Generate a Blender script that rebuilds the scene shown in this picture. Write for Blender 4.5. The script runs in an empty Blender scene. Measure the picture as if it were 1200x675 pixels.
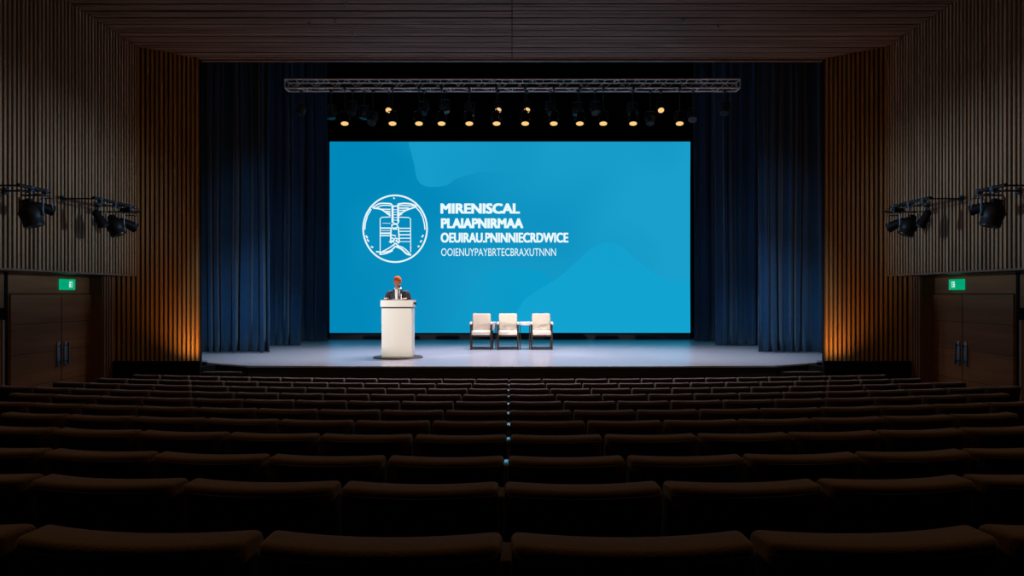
import bpy, bmesh, math, random
from mathutils import Vector, Matrix
random.seed(7)
C = bpy.context.scene.collection
PI = math.pi
F = 900.0                      # focal length in pixels of the 1200 wide frame
CX, HY, CZ = 600.0, 345.0, 2.4 # vanishing point, horizon row, camera height

# ------------------------------------------------------------------ camera
cam_d = bpy.data.cameras.new('camera'); cam = bpy.data.objects.new('camera', cam_d); C.objects.link(cam)
cam.location = (0, 0, CZ); cam.rotation_euler = (PI/2, 0, 0)
cam_d.sensor_width = 36.0; cam_d.lens = F/1200*36.0
cam_d.shift_y = (HY-337.5)/1200.0
cam_d.clip_start = 0.05; cam_d.clip_end = 200
bpy.context.scene.camera = cam
vs = bpy.context.scene.view_settings
bpy.context.scene.display_settings.display_device = 'sRGB'
vs.view_transform = 'Standard'; vs.look = 'None'; vs.gamma = 1.0; vs.use_curve_mapping = False
vs.exposure = 0.0
# ------------------------------------------------------------------ world
w = bpy.data.worlds.new('world'); bpy.context.scene.world = w; w.use_nodes = True
w.node_tree.nodes['Background'].inputs[0].default_value = (0.01, 0.008, 0.006, 1)
w.node_tree.nodes['Background'].inputs[1].default_value = 0.0
# ------------------------------------------------------------------ light levels
HOUSE_W = 23.0          # warm house lights in the ceiling (each)
WALL_SPOT_W = 3100.0     # cross light from wall fixtures onto the opposite wall
CURTAIN_W = 1900.0
UP_W = 55.0
STAGE_W = 290.0
FRONT_W = 2000.0
CEIL_W = 120.0

def light(name, kind, loc, aim, energy, color, parent=None, size=0.1, angle=60, blend=0.5, size_y=None):
    d = bpy.data.lights.new(name, kind); d.energy = energy; d.color = color
    if kind == 'AREA':
        d.size = size
        if size_y: d.shape = 'RECTANGLE'; d.size_y = size_y
    else: d.shadow_soft_size = size
    if kind == 'SPOT': d.spot_size = math.radians(angle); d.spot_blend = blend
    o = bpy.data.objects.new(name, d); C.objects.link(o); o.location = loc
    v = Vector(aim)-Vector(loc)
    o.rotation_euler = v.to_track_quat('-Z', 'Y').to_euler()
    if parent: o.parent = parent; o.matrix_parent_inverse = parent.matrix_basis.inverted()
    return o

# warm house lights, dimmed right down: recessed panels in the ceiling over the audience
for y, k in ((3.2, 1.0), (6.8, .36), (10.4, .14)):
    for x in (-3.4, 3.4):
        light('house_light', 'AREA', (x, y, 6.86), (x, y, 0), HOUSE_W*k, (1.0, 0.53, 0.20), size=0.8)

# added unseen cool spots above the audience, to light the side curtains blue
for s in (-1, 1):
    light('curtain_fill', 'SPOT', (s*2.2, 11.4, 6.85), (s*5.6, 17.8, .3), CURTAIN_W, (.34, .70, 1.0), size=.08, angle=40, blend=1.0)
    light('curtain_fill', 'SPOT', (s*2.4, 11.4, 6.85), (s*5.5, 17.8, 3.2), CURTAIN_W*.17, (.34, .70, 1.0), size=.08, angle=40, blend=1.0)
# added warm fill spots out of view, brightening the slatted ceiling and side walls
for s in (-1, 1):
    light('ceiling_fill', 'SPOT', (s*6.6, 3.5, 5.0), (-s*2.5, 13.5, 7.0), CEIL_W, (1.0, .50, .16), size=.15, angle=80, blend=1.0)
    light('wall_fill', 'SPOT', (s*3.0, 1.5, 6.6), (s*7.0, 11.5, 3.6), CEIL_W*.25, (1.0, .50, .16), size=.15, angle=75, blend=1.0)
# ------------------------------------------------------------------ helpers
def P(px, py, D): return Vector(((px-CX)/F*D, D, CZ-(py-HY)/F*D))
def link(name, me, m=None, parent=None, loc=None, rot=None):
    o = bpy.data.objects.new(name, me); C.objects.link(o)
    if m and not me.materials: me.materials.append(m)
    if loc is not None: o.location = loc
    if rot is not None: o.rotation_euler = rot
    if parent: o.parent = parent
    return o
def obj(name, bm, m, parent=None, loc=None, rot=None, smooth=False):
    me = bpy.data.meshes.new(name)
    bmesh.ops.recalc_face_normals(bm, faces=bm.faces)
    bm.to_mesh(me); bm.free()
    if smooth:
        for p in me.polygons: p.use_smooth = True
        try: me.set_sharp_from_angle(angle=math.radians(40))
        except Exception: pass
    return link(name, me, m, parent, loc, rot)
def tag(o, label=None, cat=None, group=None, kind=None):
    if label: o['label'] = label
    if cat: o['category'] = cat
    if group: o['group'] = group
    if kind: o['kind'] = kind
    return o
def thing(name, label, cat, loc=(0,0,0), rz=0, group=None):
    o = bpy.data.objects.new(name, None); o.empty_display_size = .1; C.objects.link(o)
    o.location = loc; o.rotation_euler = (0, 0, rz)
    return tag(o, label, cat, group)
def copy_tree(o, parent=None):
    c = o.copy(); C.objects.link(c); c.parent = parent
    for ch in o.children:
        k = copy_tree(ch, c); k.matrix_parent_inverse = ch.matrix_parent_inverse.copy()
    return c
def B(): return bmesh.new()
def box(bm, x0, x1, y0, y1, z0, z1, bev=0, seg=2, M=None):
    r = bmesh.ops.create_cube(bm, size=1)
    vs_ = r['verts']
    bmesh.ops.scale(bm, vec=(abs(x1-x0), abs(y1-y0), abs(z1-z0)), verts=vs_)
    bmesh.ops.translate(bm, vec=((x0+x1)/2, (y0+y1)/2, (z0+z1)/2), verts=vs_)
    if M is not None: bmesh.ops.transform(bm, matrix=M, verts=vs_)
    if bev:
        es = list({e for v in vs_ for e in v.link_edges})
        bmesh.ops.bevel(bm, geom=es, offset=bev, segments=seg, profile=.5, affect='EDGES')
    return bm
def cyl(bm, a, b, r0, r1=None, n=16, caps=True):
    a = Vector(a); b = Vector(b); r1 = r0 if r1 is None else r1
    v = b-a; L = v.length
    r = bmesh.ops.create_cone(bm, cap_ends=caps, segments=n, radius1=r0, radius2=r1, depth=L)
    q = v.to_track_quat('Z', 'Y').to_matrix().to_4x4()
    bmesh.ops.transform(bm, matrix=Matrix.Translation((a+b)/2) @ q, verts=r['verts'])
    return bm
def tube(bm, pts, r, n=8):
    pts = [Vector(p) for p in pts]; rings = []
    for i, p in enumerate(pts):
        t = (pts[min(i+1, len(pts)-1)]-pts[max(i-1, 0)]).normalized()
        up = Vector((0, 0, 1)) if abs(t.z) < .9 else Vector((0, 1, 0))
        a = t.cross(up).normalized(); b = t.cross(a)
        rings.append([bm.verts.new(p+a*r*math.cos(2*PI*k/n)+b*r*math.sin(2*PI*k/n)) for k in range(n)])
    for i in range(len(rings)-1):
        for k in range(n):
            bm.faces.new((rings[i][k], rings[i][(k+1) % n], rings[i+1][(k+1) % n], rings[i+1][k]))
    bm.faces.new(rings[0]); bm.faces.new(rings[-1][::-1])
    return bm
def ball(bm, c, r, sx=1, sy=1, sz=1, n=16):
    q = bmesh.ops.create_uvsphere(bm, u_segments=n, v_segments=max(6, n*2//3), radius=r)
    bmesh.ops.scale(bm, vec=(sx, sy, sz), verts=q['verts'])
    bmesh.ops.translate(bm, vec=c, verts=q['verts']); return bm
def prism(bm, pts, z0, z1):
    lo = [bm.verts.new((x, y, z0)) for x, y in pts]; hi = [bm.verts.new((x, y, z1)) for x, y in pts]
    n = len(pts)
    bm.faces.new(lo[::-1]); bm.faces.new(hi)
    for i in range(n): bm.faces.new((lo[i], lo[(i+1) % n], hi[(i+1) % n], hi[i]))
    return bm
def slab_xz(bm, pts, y0, y1):
    a = [bm.verts.new((x, y0, z)) for x, z in pts]; b = [bm.verts.new((x, y1, z)) for x, z in pts]
    n = len(pts)
    bm.faces.new(a); bm.faces.new(b[::-1])
    for i in range(n): bm.faces.new((a[i], b[i], b[(i+1) % n], a[(i+1) % n]))
    return bm

# ------------------------------------------------------------------ materials
def nt(name):
    m = bpy.data.materials.new(name); m.use_nodes = True
    t = m.node_tree; return m, t, t.nodes['Principled BSDF']
def mat(name, col, rough=.6, metal=0, spec=.5, emit=None, es=1, noise=None, bump=0, scale=40, coat=0, sheen=0):
    m, t, p = nt(name)
    p.inputs['Base Color'].default_value = (*col, 1); p.inputs['Roughness'].default_value = rough
    p.inputs['Metallic'].default_value = metal; p.inputs['Specular IOR Level'].default_value = spec
    if coat: p.inputs['Coat Weight'].default_value = coat; p.inputs['Coat Roughness'].default_value = .15
    if sheen: p.inputs['Sheen Weight'].default_value = sheen
    if emit: p.inputs['Emission Color'].default_value = (*emit, 1); p.inputs['Emission Strength'].default_value = es
    tc = t.nodes.new('ShaderNodeTexCoord'); n = t.nodes.new('ShaderNodeTexNoise')
    n.inputs['Scale'].default_value = scale; n.inputs['Detail'].default_value = 4
    t.links.new(tc.outputs['Object'], n.inputs['Vector'])
    if noise:
        r = t.nodes.new('ShaderNodeMix'); r.data_type = 'RGBA'
        r.inputs[6].default_value = (*[c*(1-noise) for c in col], 1)
        r.inputs[7].default_value = (*[min(1, c*(1+noise)) for c in col], 1)
        t.links.new(n.outputs['Fac'], r.inputs[0]); t.links.new(r.outputs[2], p.inputs['Base Color'])
    if bump:
        b = t.nodes.new('ShaderNodeBump'); b.inputs['Strength'].default_value = bump; b.inputs['Distance'].default_value = .005
        t.links.new(n.outputs['Fac'], b.inputs['Height']); t.links.new(b.outputs['Normal'], p.inputs['Normal'])
    return m
def wood(name, c1, c2, stretch=(1, 1, 12), scale=6, rough=.5, spec=.3):
    m, t, p = nt(name)
    tc = t.nodes.new('ShaderNodeTexCoord'); mp = t.nodes.new('ShaderNodeMapping')
    mp.inputs['Scale'].default_value = tuple(1/s for s in stretch)
    n = t.nodes.new('ShaderNodeTexNoise'); n.inputs['Scale'].default_value = scale
    n.inputs['Detail'].default_value = 6; n.inputs['Distortion'].default_value = .6
    mx = t.nodes.new('ShaderNodeValToRGB')
    mx.color_ramp.elements[0].position = .3; mx.color_ramp.elements[0].color = (*c1, 1)
    mx.color_ramp.elements[1].position = .7; mx.color_ramp.elements[1].color = (*c2, 1)
    t.links.new(tc.outputs['Object'], mp.inputs[0]); t.links.new(mp.outputs[0], n.inputs['Vector'])
    t.links.new(n.outputs['Fac'], mx.inputs[0]); t.links.new(mx.outputs[0], p.inputs['Base Color'])
    p.inputs['Roughness'].default_value = rough; p.inputs['Specular IOR Level'].default_value = spec
    return m
def emis(name, col, s=1):
    m, t, p = nt(name); t.nodes.remove(p)
    e = t.nodes.new('ShaderNodeEmission'); e.inputs[0].default_value = (*col, 1); e.inputs[1].default_value = s
    t.links.new(e.outputs[0], t.nodes['Material Output'].inputs[0]); return m

M_slat = wood('slat_wood', (.21, .124, .060), (.35, .208, .108), (1, 1, 14), 9)
M_slatback = mat('slat_backing', (.012, .009, .007), .9)
M_splay = wood('portal_wood', (.22, .10, .022), (.36, .175, .042), (1, 1, 14), 9)
M_splayback = mat('portal_backing', (.05, .02, .006), .9)
M_ceil = wood('ceiling_wood', (.15, .08, .05), (.29, .165, .11), (16, 1, 1), 7, .6, .15)
M_door = wood('door_veneer', (.17, .075, .026), (.28, .13, .048), (8, 14, 1), 5, .6, .15)
M_trimw = wood('trim_wood', (.13, .065, .03), (.2, .10, .05), (1, 1, 10), 6)
M_black = mat('matte_black', (.004, .004, .005), .9, spec=.1)
M_carpet = mat('dark_carpet', (.012, .008, .006), .95, noise=.4, scale=200, spec=.1)
M_seatf = mat('seat_fabric', (.10, .060, .026), .85, noise=.3, bump=.4, scale=180, spec=.2, sheen=.3)
M_shell = mat('seat_shell_shaded', (.030, .012, .007), .6, noise=.2, scale=20, spec=.3)  # rear face shaded in its colour, so only the pad top reads as lit
M_arm = mat('armrest_black', (.02, .018, .016), .4)
M_plate = mat('brushed_steel', (.5, .5, .5), .18, metal=1)
M_post = mat('grey_metal', (.22, .20, .19), .4, metal=.6)
M_curt = mat('navy_velvet', (.006, .036, .090), .85, noise=.25, scale=8, spec=.15, sheen=.4)
M_drape = mat('black_drape', (.0025, .003, .005), .95, spec=.05)
M_alu = mat('truss_aluminium', (.75, .72, .70), .4, metal=.3)
M_fix = mat('fixture_black', (.005, .005, .006), .5, spec=.25)
M_fixg = mat('fixture_grey', (.05, .058, .07), .45, metal=.4)
M_lens = mat('dark_glass_lens', (.012, .016, .022), .35, spec=.4)
M_warm = emis('lit_lamp', (1.0, .60, .22), 1.05)
M_warm2 = emis('lit_lamp_core', (1.0, .80, .42), 3.2)
M_lect = mat('white_lacquer', (.80, .77, .72), .35)
M_lectd = mat('dark_bronze', (.06, .035, .025), .4)
M_cream = mat('cream_fabric', (.60, .545, .43), .85, noise=.06, scale=90, bump=.2)
M_cream2 = mat('cream_seat_fabric', (.85, .78, .68), .8, noise=.04, scale=90, bump=.2)
M_legs = mat('dark_wood_leg', (.035, .02, .014), .4)
M_white = mat('white_table', (.85, .85, .82), .35)
M_fasc = mat('stage_fascia', (.022, .016, .010), .8, noise=.3, scale=6)
M_steel = mat('steel_handle', (.16, .165, .17), .35, metal=1)
# stage deck: satin pale floor
M_deck, t, p = nt('stage_deck')
tc = t.nodes.new('ShaderNodeTexCoord'); n = t.nodes.new('ShaderNodeTexNoise'); n.inputs['Scale'].default_value = 1.2; n.inputs['Detail'].default_value = 3
r_ = t.nodes.new('ShaderNodeValToRGB'); r_.color_ramp.elements[0].color = (.33, .33, .37, 1); r_.color_ramp.elements[1].color = (.42, .41, .43, 1)
t.links.new(tc.outputs['Object'], n.inputs['Vector']); t.links.new(n.outputs['Fac'], r_.inputs[0]); t.links.new(r_.outputs[0], p.inputs['Base Color'])
p.inputs['Roughness'].default_value = .28; p.inputs['Specular IOR Level'].default_value = .5

# screen picture
def screen_mat(name, lift=None, fade=None, add=(0, 0, 0)):
    """blue picture; lift = lighter colour, fade = (axis, start, end) in metres from the screen's centre"""
    m, t, p = nt(name); t.nodes.remove(p)
    tc = t.nodes.new('ShaderNodeTexCoord'); sp = t.nodes.new('ShaderNodeSeparateXYZ'); t.links.new(tc.outputs['Object'], sp.inputs[0])
    mr = t.nodes.new('ShaderNodeMapRange'); mr.inputs[1].default_value = -5; mr.inputs[2].default_value = 5
    ns = t.nodes.new('ShaderNodeTexNoise'); ns.inputs['Scale'].default_value = .28; ns.inputs['Detail'].default_value = 1
    t.links.new(tc.outputs['Object'], ns.inputs['Vector'])
    ad = t.nodes.new('ShaderNodeMath'); ad.operation = 'MULTIPLY_ADD'; ad.inputs[1].default_value = .55; t.links.new(sp.outputs[2], ad.inputs[0]); t.links.new(sp.outputs[0], ad.inputs[2])
    t.links.new(ad.outputs[0], mr.inputs[0])
    a2 = t.nodes.new('ShaderNodeMath'); a2.operation = 'ADD'
    sc = t.nodes.new('ShaderNodeMath'); sc.operation = 'MULTIPLY_ADD'; sc.inputs[1].default_value = 1.6; sc.inputs[2].default_value = -.8
    t.links.new(ns.outputs['Fac'], sc.inputs[0]); t.links.new(sc.outputs[0], a2.inputs[1]); t.links.new(mr.outputs[0], a2.inputs[0])
    cr = t.nodes.new('ShaderNodeValToRGB'); cr.color_ramp.elements[0].color = (0.0, .245, .49, 1); cr.color_ramp.elements[1].color = (.010, .345, .60, 1)
    t.links.new(a2.outputs[0], cr.inputs[0]); out = cr.outputs[0]
    if lift:
        fr = t.nodes.new('ShaderNodeMapRange'); fr.inputs[1].default_value = fade[1]; fr.inputs[2].default_value = fade[2]
        t.links.new(sp.outputs[fade[0]], fr.inputs[0])
        mx = t.nodes.new('ShaderNodeMix'); mx.data_type = 'RGBA'; mx.inputs[7].default_value = (*lift, 1)
        t.links.new(fr.outputs[0], mx.inputs[0]); t.links.new(out, mx.inputs[6]); out = mx.outputs[2]
    e = t.nodes.new('ShaderNodeEmission'); t.links.new(out, e.inputs[0])
    t.links.new(e.outputs[0], t.nodes['Material Output'].inputs[0]); return m
M_scr = screen_mat('screen_blue')
M_wave1 = screen_mat('screen_wave_front', (.006, .362, .635), (2, 2.4, -1.2))
M_wave2 = screen_mat('screen_wave_back', (.002, .335, .60), (0, -2.6, 1.5))
M_wave3 = screen_mat('screen_wave_top', (.008, .335, .595), (0, 1.0, -2.4))
M_ink = emis('screen_white', (.80, .97, 1.0), 1.0)

# ------------------------------------------------------------------ hall shell
ROWS = [(1.57, 629), (2.48, 567), (3.38, 535.5), (4.3, 510), (5.3, 493.5), (6.45, 481), (7.65, 470.5), (8.9, 462.5), (10.15, 455.5), (11.4, 449.5), (12.6, 444.2)]
RAD = [10 + 2*i for i in range(11)]
SEAT_H = .92
def row_floor(i):
    D, y = ROWS[i]; return CZ-(y-HY)/F*(D+.11)-SEAT_H
def row_y(i, x): return ROWS[i][0]+x*x/(2*RAD[i])
HW, HW2, ZC = 6.96, 7.5, 7.0
def build_floor():
    bm = B(); xs = [-7.9+15.8*k/32 for k in range(33)]
    edges = [lambda x: -3.0] + [(lambda x, i=i: row_y(i, x)-.30) for i in range(1, 11)] + [lambda x: 16.0]
    zs = [row_floor(i) for i in range(11)]; zs[0] = row_floor(0)
    prev = None
    for i in range(11):
        a = [bm.verts.new((x, edges[i](x), zs[i])) for x in xs]
        b = [bm.verts.new((x, edges[i+1](x), zs[i])) for x in xs]
        if prev:
            for k in range(32): bm.faces.new((prev[k], prev[k+1], a[k+1], a[k]))
        for k in range(32): bm.faces.new((a[k], a[k+1], b[k+1], b[k]))
        prev = b
    o = obj('floor', bm, M_carpet); tag(o, kind='structure')
    for p_ in o.data.polygons: pass
build_floor()
# ceiling: boards across the hall
bm = B(); box(bm, -HW2-.2, HW2+.2, -3.2, 15.15, ZC+.04, ZC+.16)
ceil = obj('ceiling', bm, M_slatback); tag(ceil, kind='structure')
bm = B(); y = -3.1; k = 0
while y < 15.0:
    for (a, b) in ((-HW, -.008), (.008, HW)):
        box(bm, a, b, y, y+.072, ZC+random.uniform(0, .006), ZC+.05)
    k += 1; y += .092 + (.03 if k % 3 == 0 else 0)
obj('ceiling_boards', bm, M_ceil, ceil)
bm = B(); box(bm, -6.25, 6.25, 15.02, 15.12, ZC-.03, ZC+.3)
tag(obj('trim_1', bm, M_trimw), kind='structure')
# header wall above the portal, stage house
bm = B(); box(bm, -9, 9, 15.15, 15.3, ZC+.02, 9.6)
tag(obj('wall_portal_header', bm, M_black), kind='structure')
bm = B(); box(bm, -9, 9, 23.4, 23.5, -.2, 9.6); tag(obj('wall_back', bm, M_drape), kind='structure')
bm = B(); box(bm, -9.1, 9.1, 15.15, 23.5, 9.6, 9.7); tag(obj('ceiling_stage', bm, M_black), kind='structure')
bm = B(); box(bm, -7.9, 7.9, -3.3, -3.2, 0, 7.2); tag(obj('wall_rear', bm, M_carpet), kind='structure')

def side_wall(s, name):
    # s = -1 left, +1 right
    X = lambda v: s*v
    bm = B(); box(bm, X(HW+.035), X(HW2+.3), -3.2, 14.24, 2.76, ZC+.04)
    wl = obj('wall_'+name, bm, M_slatback); tag(wl, kind='structure')
    bm = B(); y = -3.1
    while y < 14.2:
        wd = random.uniform(.040, .056)
        box(bm, X(HW), X(HW+.036), y, y+wd, 2.76, ZC); y += .096
    obj('slats', bm, M_slat, wl)
    bm = B(); box(bm, X(HW-.004), X(HW2), -3.2, 14.25, 2.735, 2.762)
    obj('soffit', bm, M_trimw, wl)
    # lower recessed wall
    bm = B(); box(bm, X(HW2), X(HW2+.12), -3.2, 14.3, -.1, 2.75)
    lw = obj('wall_'+name+'_lower', bm, M_door); tag(lw, kind='structure')
    d0, dm, d1 = 900*7.5/590, 900*7.5/530, 900*7.5/477
    # vertical shadow gap posts beside the doors
    bm = B(); box(bm, X(HW2-.012), X(HW2+.01), d0-.10, d0-.03, .1, 2.735); box(bm, X(HW2-.012), X(HW2+.01), d1+.02, d1+.08, .1, 2.735)
    box(bm, X(HW2-.006), X(HW2+.01), d0, d1, 2.40, 2.412)
    obj('shadow_gap', bm, M_black, lw)
    # slatted panel with a dark slot nearer the camera
    bm = B(); yy = d0-.16
    while yy > d0-1.9:
        box(bm, X(HW2-.05), X(HW2+.01), yy-.05, yy, .15, 2.02); yy -= .095
    obj('slatted_panel', bm, M_slat, lw)
    bm = B(); box(bm, X(HW2-.06), X(HW2+.01), d0-2.0, d0-.13, 2.03, 2.20)
    obj('dark_slot', bm, M_black, lw)
    return d0, dm, d1
DN = 1
for s, nm in ((-1, 'left'), (1, 'right')):
    d0, dm, d1 = side_wall(s, nm)
    for a, b, hs in ((d0, dm, -1), (dm, d1, 1)):
        bm = B(); box(bm, s*(HW2-.03), s*(HW2+.02), a+.008, b-.008, .17, 2.395, .004, 1)
        # engraved horizontal board joints
        d = obj('door_%d' % DN, bm, M_door); tag(d, kind='structure'); DN += 1
        bm = B()
        for z in (1.94, 1.48, .98, .55): box(bm, s*(HW2-.0315), s*(HW2-.028), a+.02, b-.02, z, z+.006)
        obj('joint_line', bm, M_black, d)
        hy = b-.10 if hs < 0 else a+.10
        bm = B(); cyl(bm, (s*(HW2-.09), hy, 1.24), (s*(HW2-.09), hy, 1.60), .016)
        cyl(bm, (s*(HW2-.09), hy, 1.29), (s*(HW2-.03), hy, 1.29), .009); cyl(bm, (s*(HW2-.09), hy, 1.55), (s*(HW2-.03), hy, 1.55), .009)
        box(bm, s*(HW2-.04), s*(HW2-.03), hy-.035, hy+.035, 1.22, 1.62)
        h = obj('pull_handle', bm, M_steel, d, smooth=True); h['label'] = 'steel pull handle'
    # pilaster between doors and the portal splay
    bm = B(); box(bm, s*7.26, s*(HW2+.1), 13.62, 13.98, -.1, 2.74)
    for k in range(4): box(bm, s*(7.24), s*7.27, 13.64+k*.085, 13.68+k*.085, -.1, 2.73)
    tag(obj('trim_%d' % (2 if s < 0 else 3), bm, M_trimw), kind='structure')
    # portal splay: slatted wood turning in toward the stage
    a = Vector((s*7.40, 13.86, 0)); b = Vector((s*6.08, 15.0, 0)); v = (b-a); L = v.length; u = v/L
    nrm = Vector((-u.y, u.x, 0)) * (1 if s > 0 else -1)          # toward the audience centre
    if nrm.y > 0: nrm = -nrm
    Mx = Matrix((( u.x, nrm.x, 0, a.x), (u.y, nrm.y, 0, a.y), (0, 0, 1, 0), (0, 0, 0, 1)))
    bm = B(); box(bm, 0, L, -.25, -.03, 1.0, ZC+.02, M=Mx)
    # jamb face of the portal
    sw = obj('wall_%s_splay' % nm, bm, M_splayback); tag(sw, kind='structure')
    bm = B(); x = .01
    while x < L-.05:
        box(bm, x, x+.045, -.03, .012, 1.06, ZC, M=Mx); x += .082
    obj('slats', bm, M_splay, sw)
    bm = B(); box(bm, s*6.08, s*6.14, 15.02, 15.06, 1.06, ZC); obj('jamb', bm, M_black, sw)
    bm = B(); box(bm, s*6.32, s*9.0, 15.16, 15.3, 0, ZC+.1); tag(obj('wall_%s_portal' % nm, bm, M_black), kind='structure')
    bm = B(); box(bm, s*9.0, s*9.1, 15.1, 23.5, 0, 9.7); tag(obj('wall_%s_stage' % nm, bm, M_black), kind='structure')

# small fittings in the ceiling
for i, (px, py, lb) in enumerate(((362, 27, 'near the left light edge'), (393, 23, 'right of the left corner patch'), (405, 4, 'highest one on the left half'),
        (413, 38, 'lowest one on the left half'), (797, 50, 'closest to the portal on the right'), (801, 22, 'above the right end of the truss'), (842, 29, 'farthest to the right'))):
    D = (ZC-CZ)*F/(HY-py)
    bm = B(); cyl(bm, (0, 0, 0), (0, 0, .02), .028, .035, 12); cyl(bm, (0, 0, -.04), (0, 0, 0), .010, .010, 8); cyl(bm, (0, 0, -.045), (0, 0, -.04), .02, .02, 10)
    o = obj('ceiling_fitting', bm, M_steel, loc=((px-CX)/F*D, D, ZC-.018), smooth=True)
    tag(o, 'tiny metal sprinkler in the slatted ceiling, '+lb, 'fitting', 'ceiling fittings')

# ------------------------------------------------------------------ stage
ZS = 1.08
stage = thing('stage', 'wide raised stage with pale glossy floor and dark front, below the blue screen', 'stage', (0, 18, 0))
stp = Matrix.Translation((0, -18, 0))
def sobj(name, bm, m):
    bmesh.ops.transform(bm, matrix=stp, verts=bm.verts); return obj(name, bm, m, stage)
front = [(-8.8, 23.3), (-8.8, 15.32), (-6.05, 15.32), (-6.05, 14.98), (-5.55, 14.62), (-4.9, 14.22), (-3, 14.1), (0, 14.06), (3, 14.1), (4.9, 14.22), (5.55, 14.62), (6.05, 14.98), (6.05, 15.32), (8.8, 15.32), (8.8, 23.3)]
bm = B(); prism(bm, front, ZS-.03, ZS); sobj('stage_floor', bm, M_deck)
inner = [(x, y+.05) if y < 15 else (x, y) for x, y in front]
bm = B(); prism(bm, inner, -.1, ZS-.03); sobj('fascia', bm, M_fasc)
for s in (-1, 1):
    pts = [(s*7.24, 13.98), (s*5.75, 13.98), (s*5.75, 14.45), (s*6.06, 14.95), (s*6.1, 15.05), (s*7.38, 13.98)]
    pts = [(s*7.24, 13.9), (s*5.8, 13.9), (s*5.8, 14.42), (s*6.02, 14.85), (s*7.2, 14.0)]
    bm = B(); prism(bm, [(s*7.24, 13.92), (s*5.66, 13.92), (s*5.66, 13.98), (s*7.24, 13.98)], -.1, 1.19)
    prism(bm, [(s*7.20, 13.98), (s*5.8, 13.98), (s*5.62, 14.55), (s*6.0, 14.90)], -.1, ZS-.02)
    sobj('side_platform', bm, M_black)
    # steps up to the stage beside the side block
    st = thing('stage_steps', 'low dark stage steps beside the %s curtain side of the stage' % ('left' if s < 0 else 'right'), 'steps', (s*5.35, 13.75, 0), 0, 'stage steps')
    for k in range(3):
        bm = B(); box(bm, -.36, .36, .18*k, .18*k+.2, 0.0, .80*(k+1)/3+.17, .008, 1)
        obj('step', bm, M_fasc, st)

# black riser under the screen + LED screen
DS = 22.5
def SP(px, py): v = P(px, py, DS); return v
sc_c = SP(597.5, 278)
x0, x1 = SP(386.5, 0).x, SP(809, 0).x; zt, zb = SP(0, 166).z, SP(0, 390).z
scr = thing('led_screen', 'huge bright blue conference screen with white emblem and lettering behind the stage', 'screen', (sc_c.x, DS, sc_c.z))
W2, H2 = (x1-x0)/2, (zt-zb)/2
bm = B(); box(bm, -W2, W2, 0, .02, -H2, H2); obj('picture', bm, M_scr, scr)
bm = B(); box(bm, -W2-.04, W2+.04, .021, .14, -H2-.04, H2+.04); obj('cabinet', bm, M_black, scr)
bm = B(); box(bm, -W2-.02, W2+.02, .03, .4, -(sc_c.z-ZS), -H2-.041); obj('base_riser', bm, mat('riser_cloth', (.035, .045, .07), .8), scr)
def L5(v): return (380+v[0]/2.727, 160+v[1]/2.727)
def loc(pxy): p_ = SP(*pxy); return (p_.x-sc_c.x, p_.z-sc_c.z)
def smooth_pts(pts, n=6):
    out = []
    for i in range(len(pts)-1):
        p0 = pts[max(i-1, 0)]; p1 = pts[i]; p2 = pts[i+1]; p3 = pts[min(i+2, len(pts)-1)]
        for k in range(n):
            t_ = k/n
            out.append(tuple(.5*((2*p1[j])+(-p0[j]+p2[j])*t_+(2*p0[j]-5*p1[j]+4*p2[j]-p3[j])*t_*t_+(-p0[j]+3*p1[j]-3*p2[j]+p3[j])*t_**3) for j in (0, 1)))
    out.append(pts[-1]); return out
def shape(name, pts, m, y):
    bm = B(); slab_xz(bm, [loc(p_) for p_ in pts], y-.002, y); return obj(name, bm, m, scr)
w2 = smooth_pts([L5(v) for v in ((395, 600), (450, 520), (490, 455), (550, 424), (620, 420), (700, 436), (760, 470), (1100, 560), (1165, 600))])
shape('wave_graphic', [(809, 389.8), (520, 389.8)] + w2, M_wave2, -.001)
w1 = smooth_pts([L5(v) for v in ((640, 520), (700, 480), (750, 450), (800, 405), (850, 360), (905, 338), (955, 355), (1010, 405), (1060, 443), (1110, 461), (1169, 460))])
shape('wave_graphic', [(809, 389.8), (590, 389.8)] + w1, M_wave1, -.004)
w3 = smooth_pts([L5(v) for v in ((268, 18), (285, 80), (298, 138), (330, 160), (390, 156), (430, 132), (520, 112), (640, 120), (800, 160), (900, 230), (1000, 300), (1168, 330))])
shape('wave_graphic', [(809, 166.3)] + [(479, 166.3)] + w3[1:], M_wave3, -.001)
# emblem
def ribbon(bm, pts, wd, y, closed=False):
    """flat stroke, pts in screen metres"""
    n = len(pts); Ls = []; Rs = []
    for i in range(n):
        a = Vector(pts[(i-1) % n] if closed else pts[max(i-1, 0)]); b = Vector(pts[(i+1) % n] if closed else pts[min(i+1, n-1)])
        t_ = (b-a); t_ = t_.normalized() if t_.length > 0 else Vector((1, 0)); nn = Vector((-t_.y, t_.x))*wd/2
        p_ = Vector(pts[i]); Ls.append(bm.verts.new((p_.x+nn.x, y, p_.y+nn.y))); Rs.append(bm.verts.new((p_.x-nn.x, y, p_.y-nn.y)))
    for i in range(n if closed else n-1):
        j = (i+1) % n; bm.faces.new((Ls[i], Rs[i], Rs[j], Ls[j]))
def EV(v): return loc((420+v[0]/7.942, 225+v[1]/7.942))
k7 = 1/7.942*DS/F
bm = B(); YI = -.008
def st_(pts, wd=7): ribbon(bm, [EV(p_) for p_ in pts], wd*1.35*k7, YI)
ribbon(bm, [EV((342+297*math.cos(a), 342+310*math.sin(a)*(1 if math.sin(a) > 0 else 1.0))) for a in [2*PI*i/72 for i in range(72)]], 15*k7, YI, True)
st_([(530, 135), (575, 185), (600, 235), (615, 300), (620, 350)], 8); st_([(120, 160), (85, 220), (65, 290), (60, 350)], 8)
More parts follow.
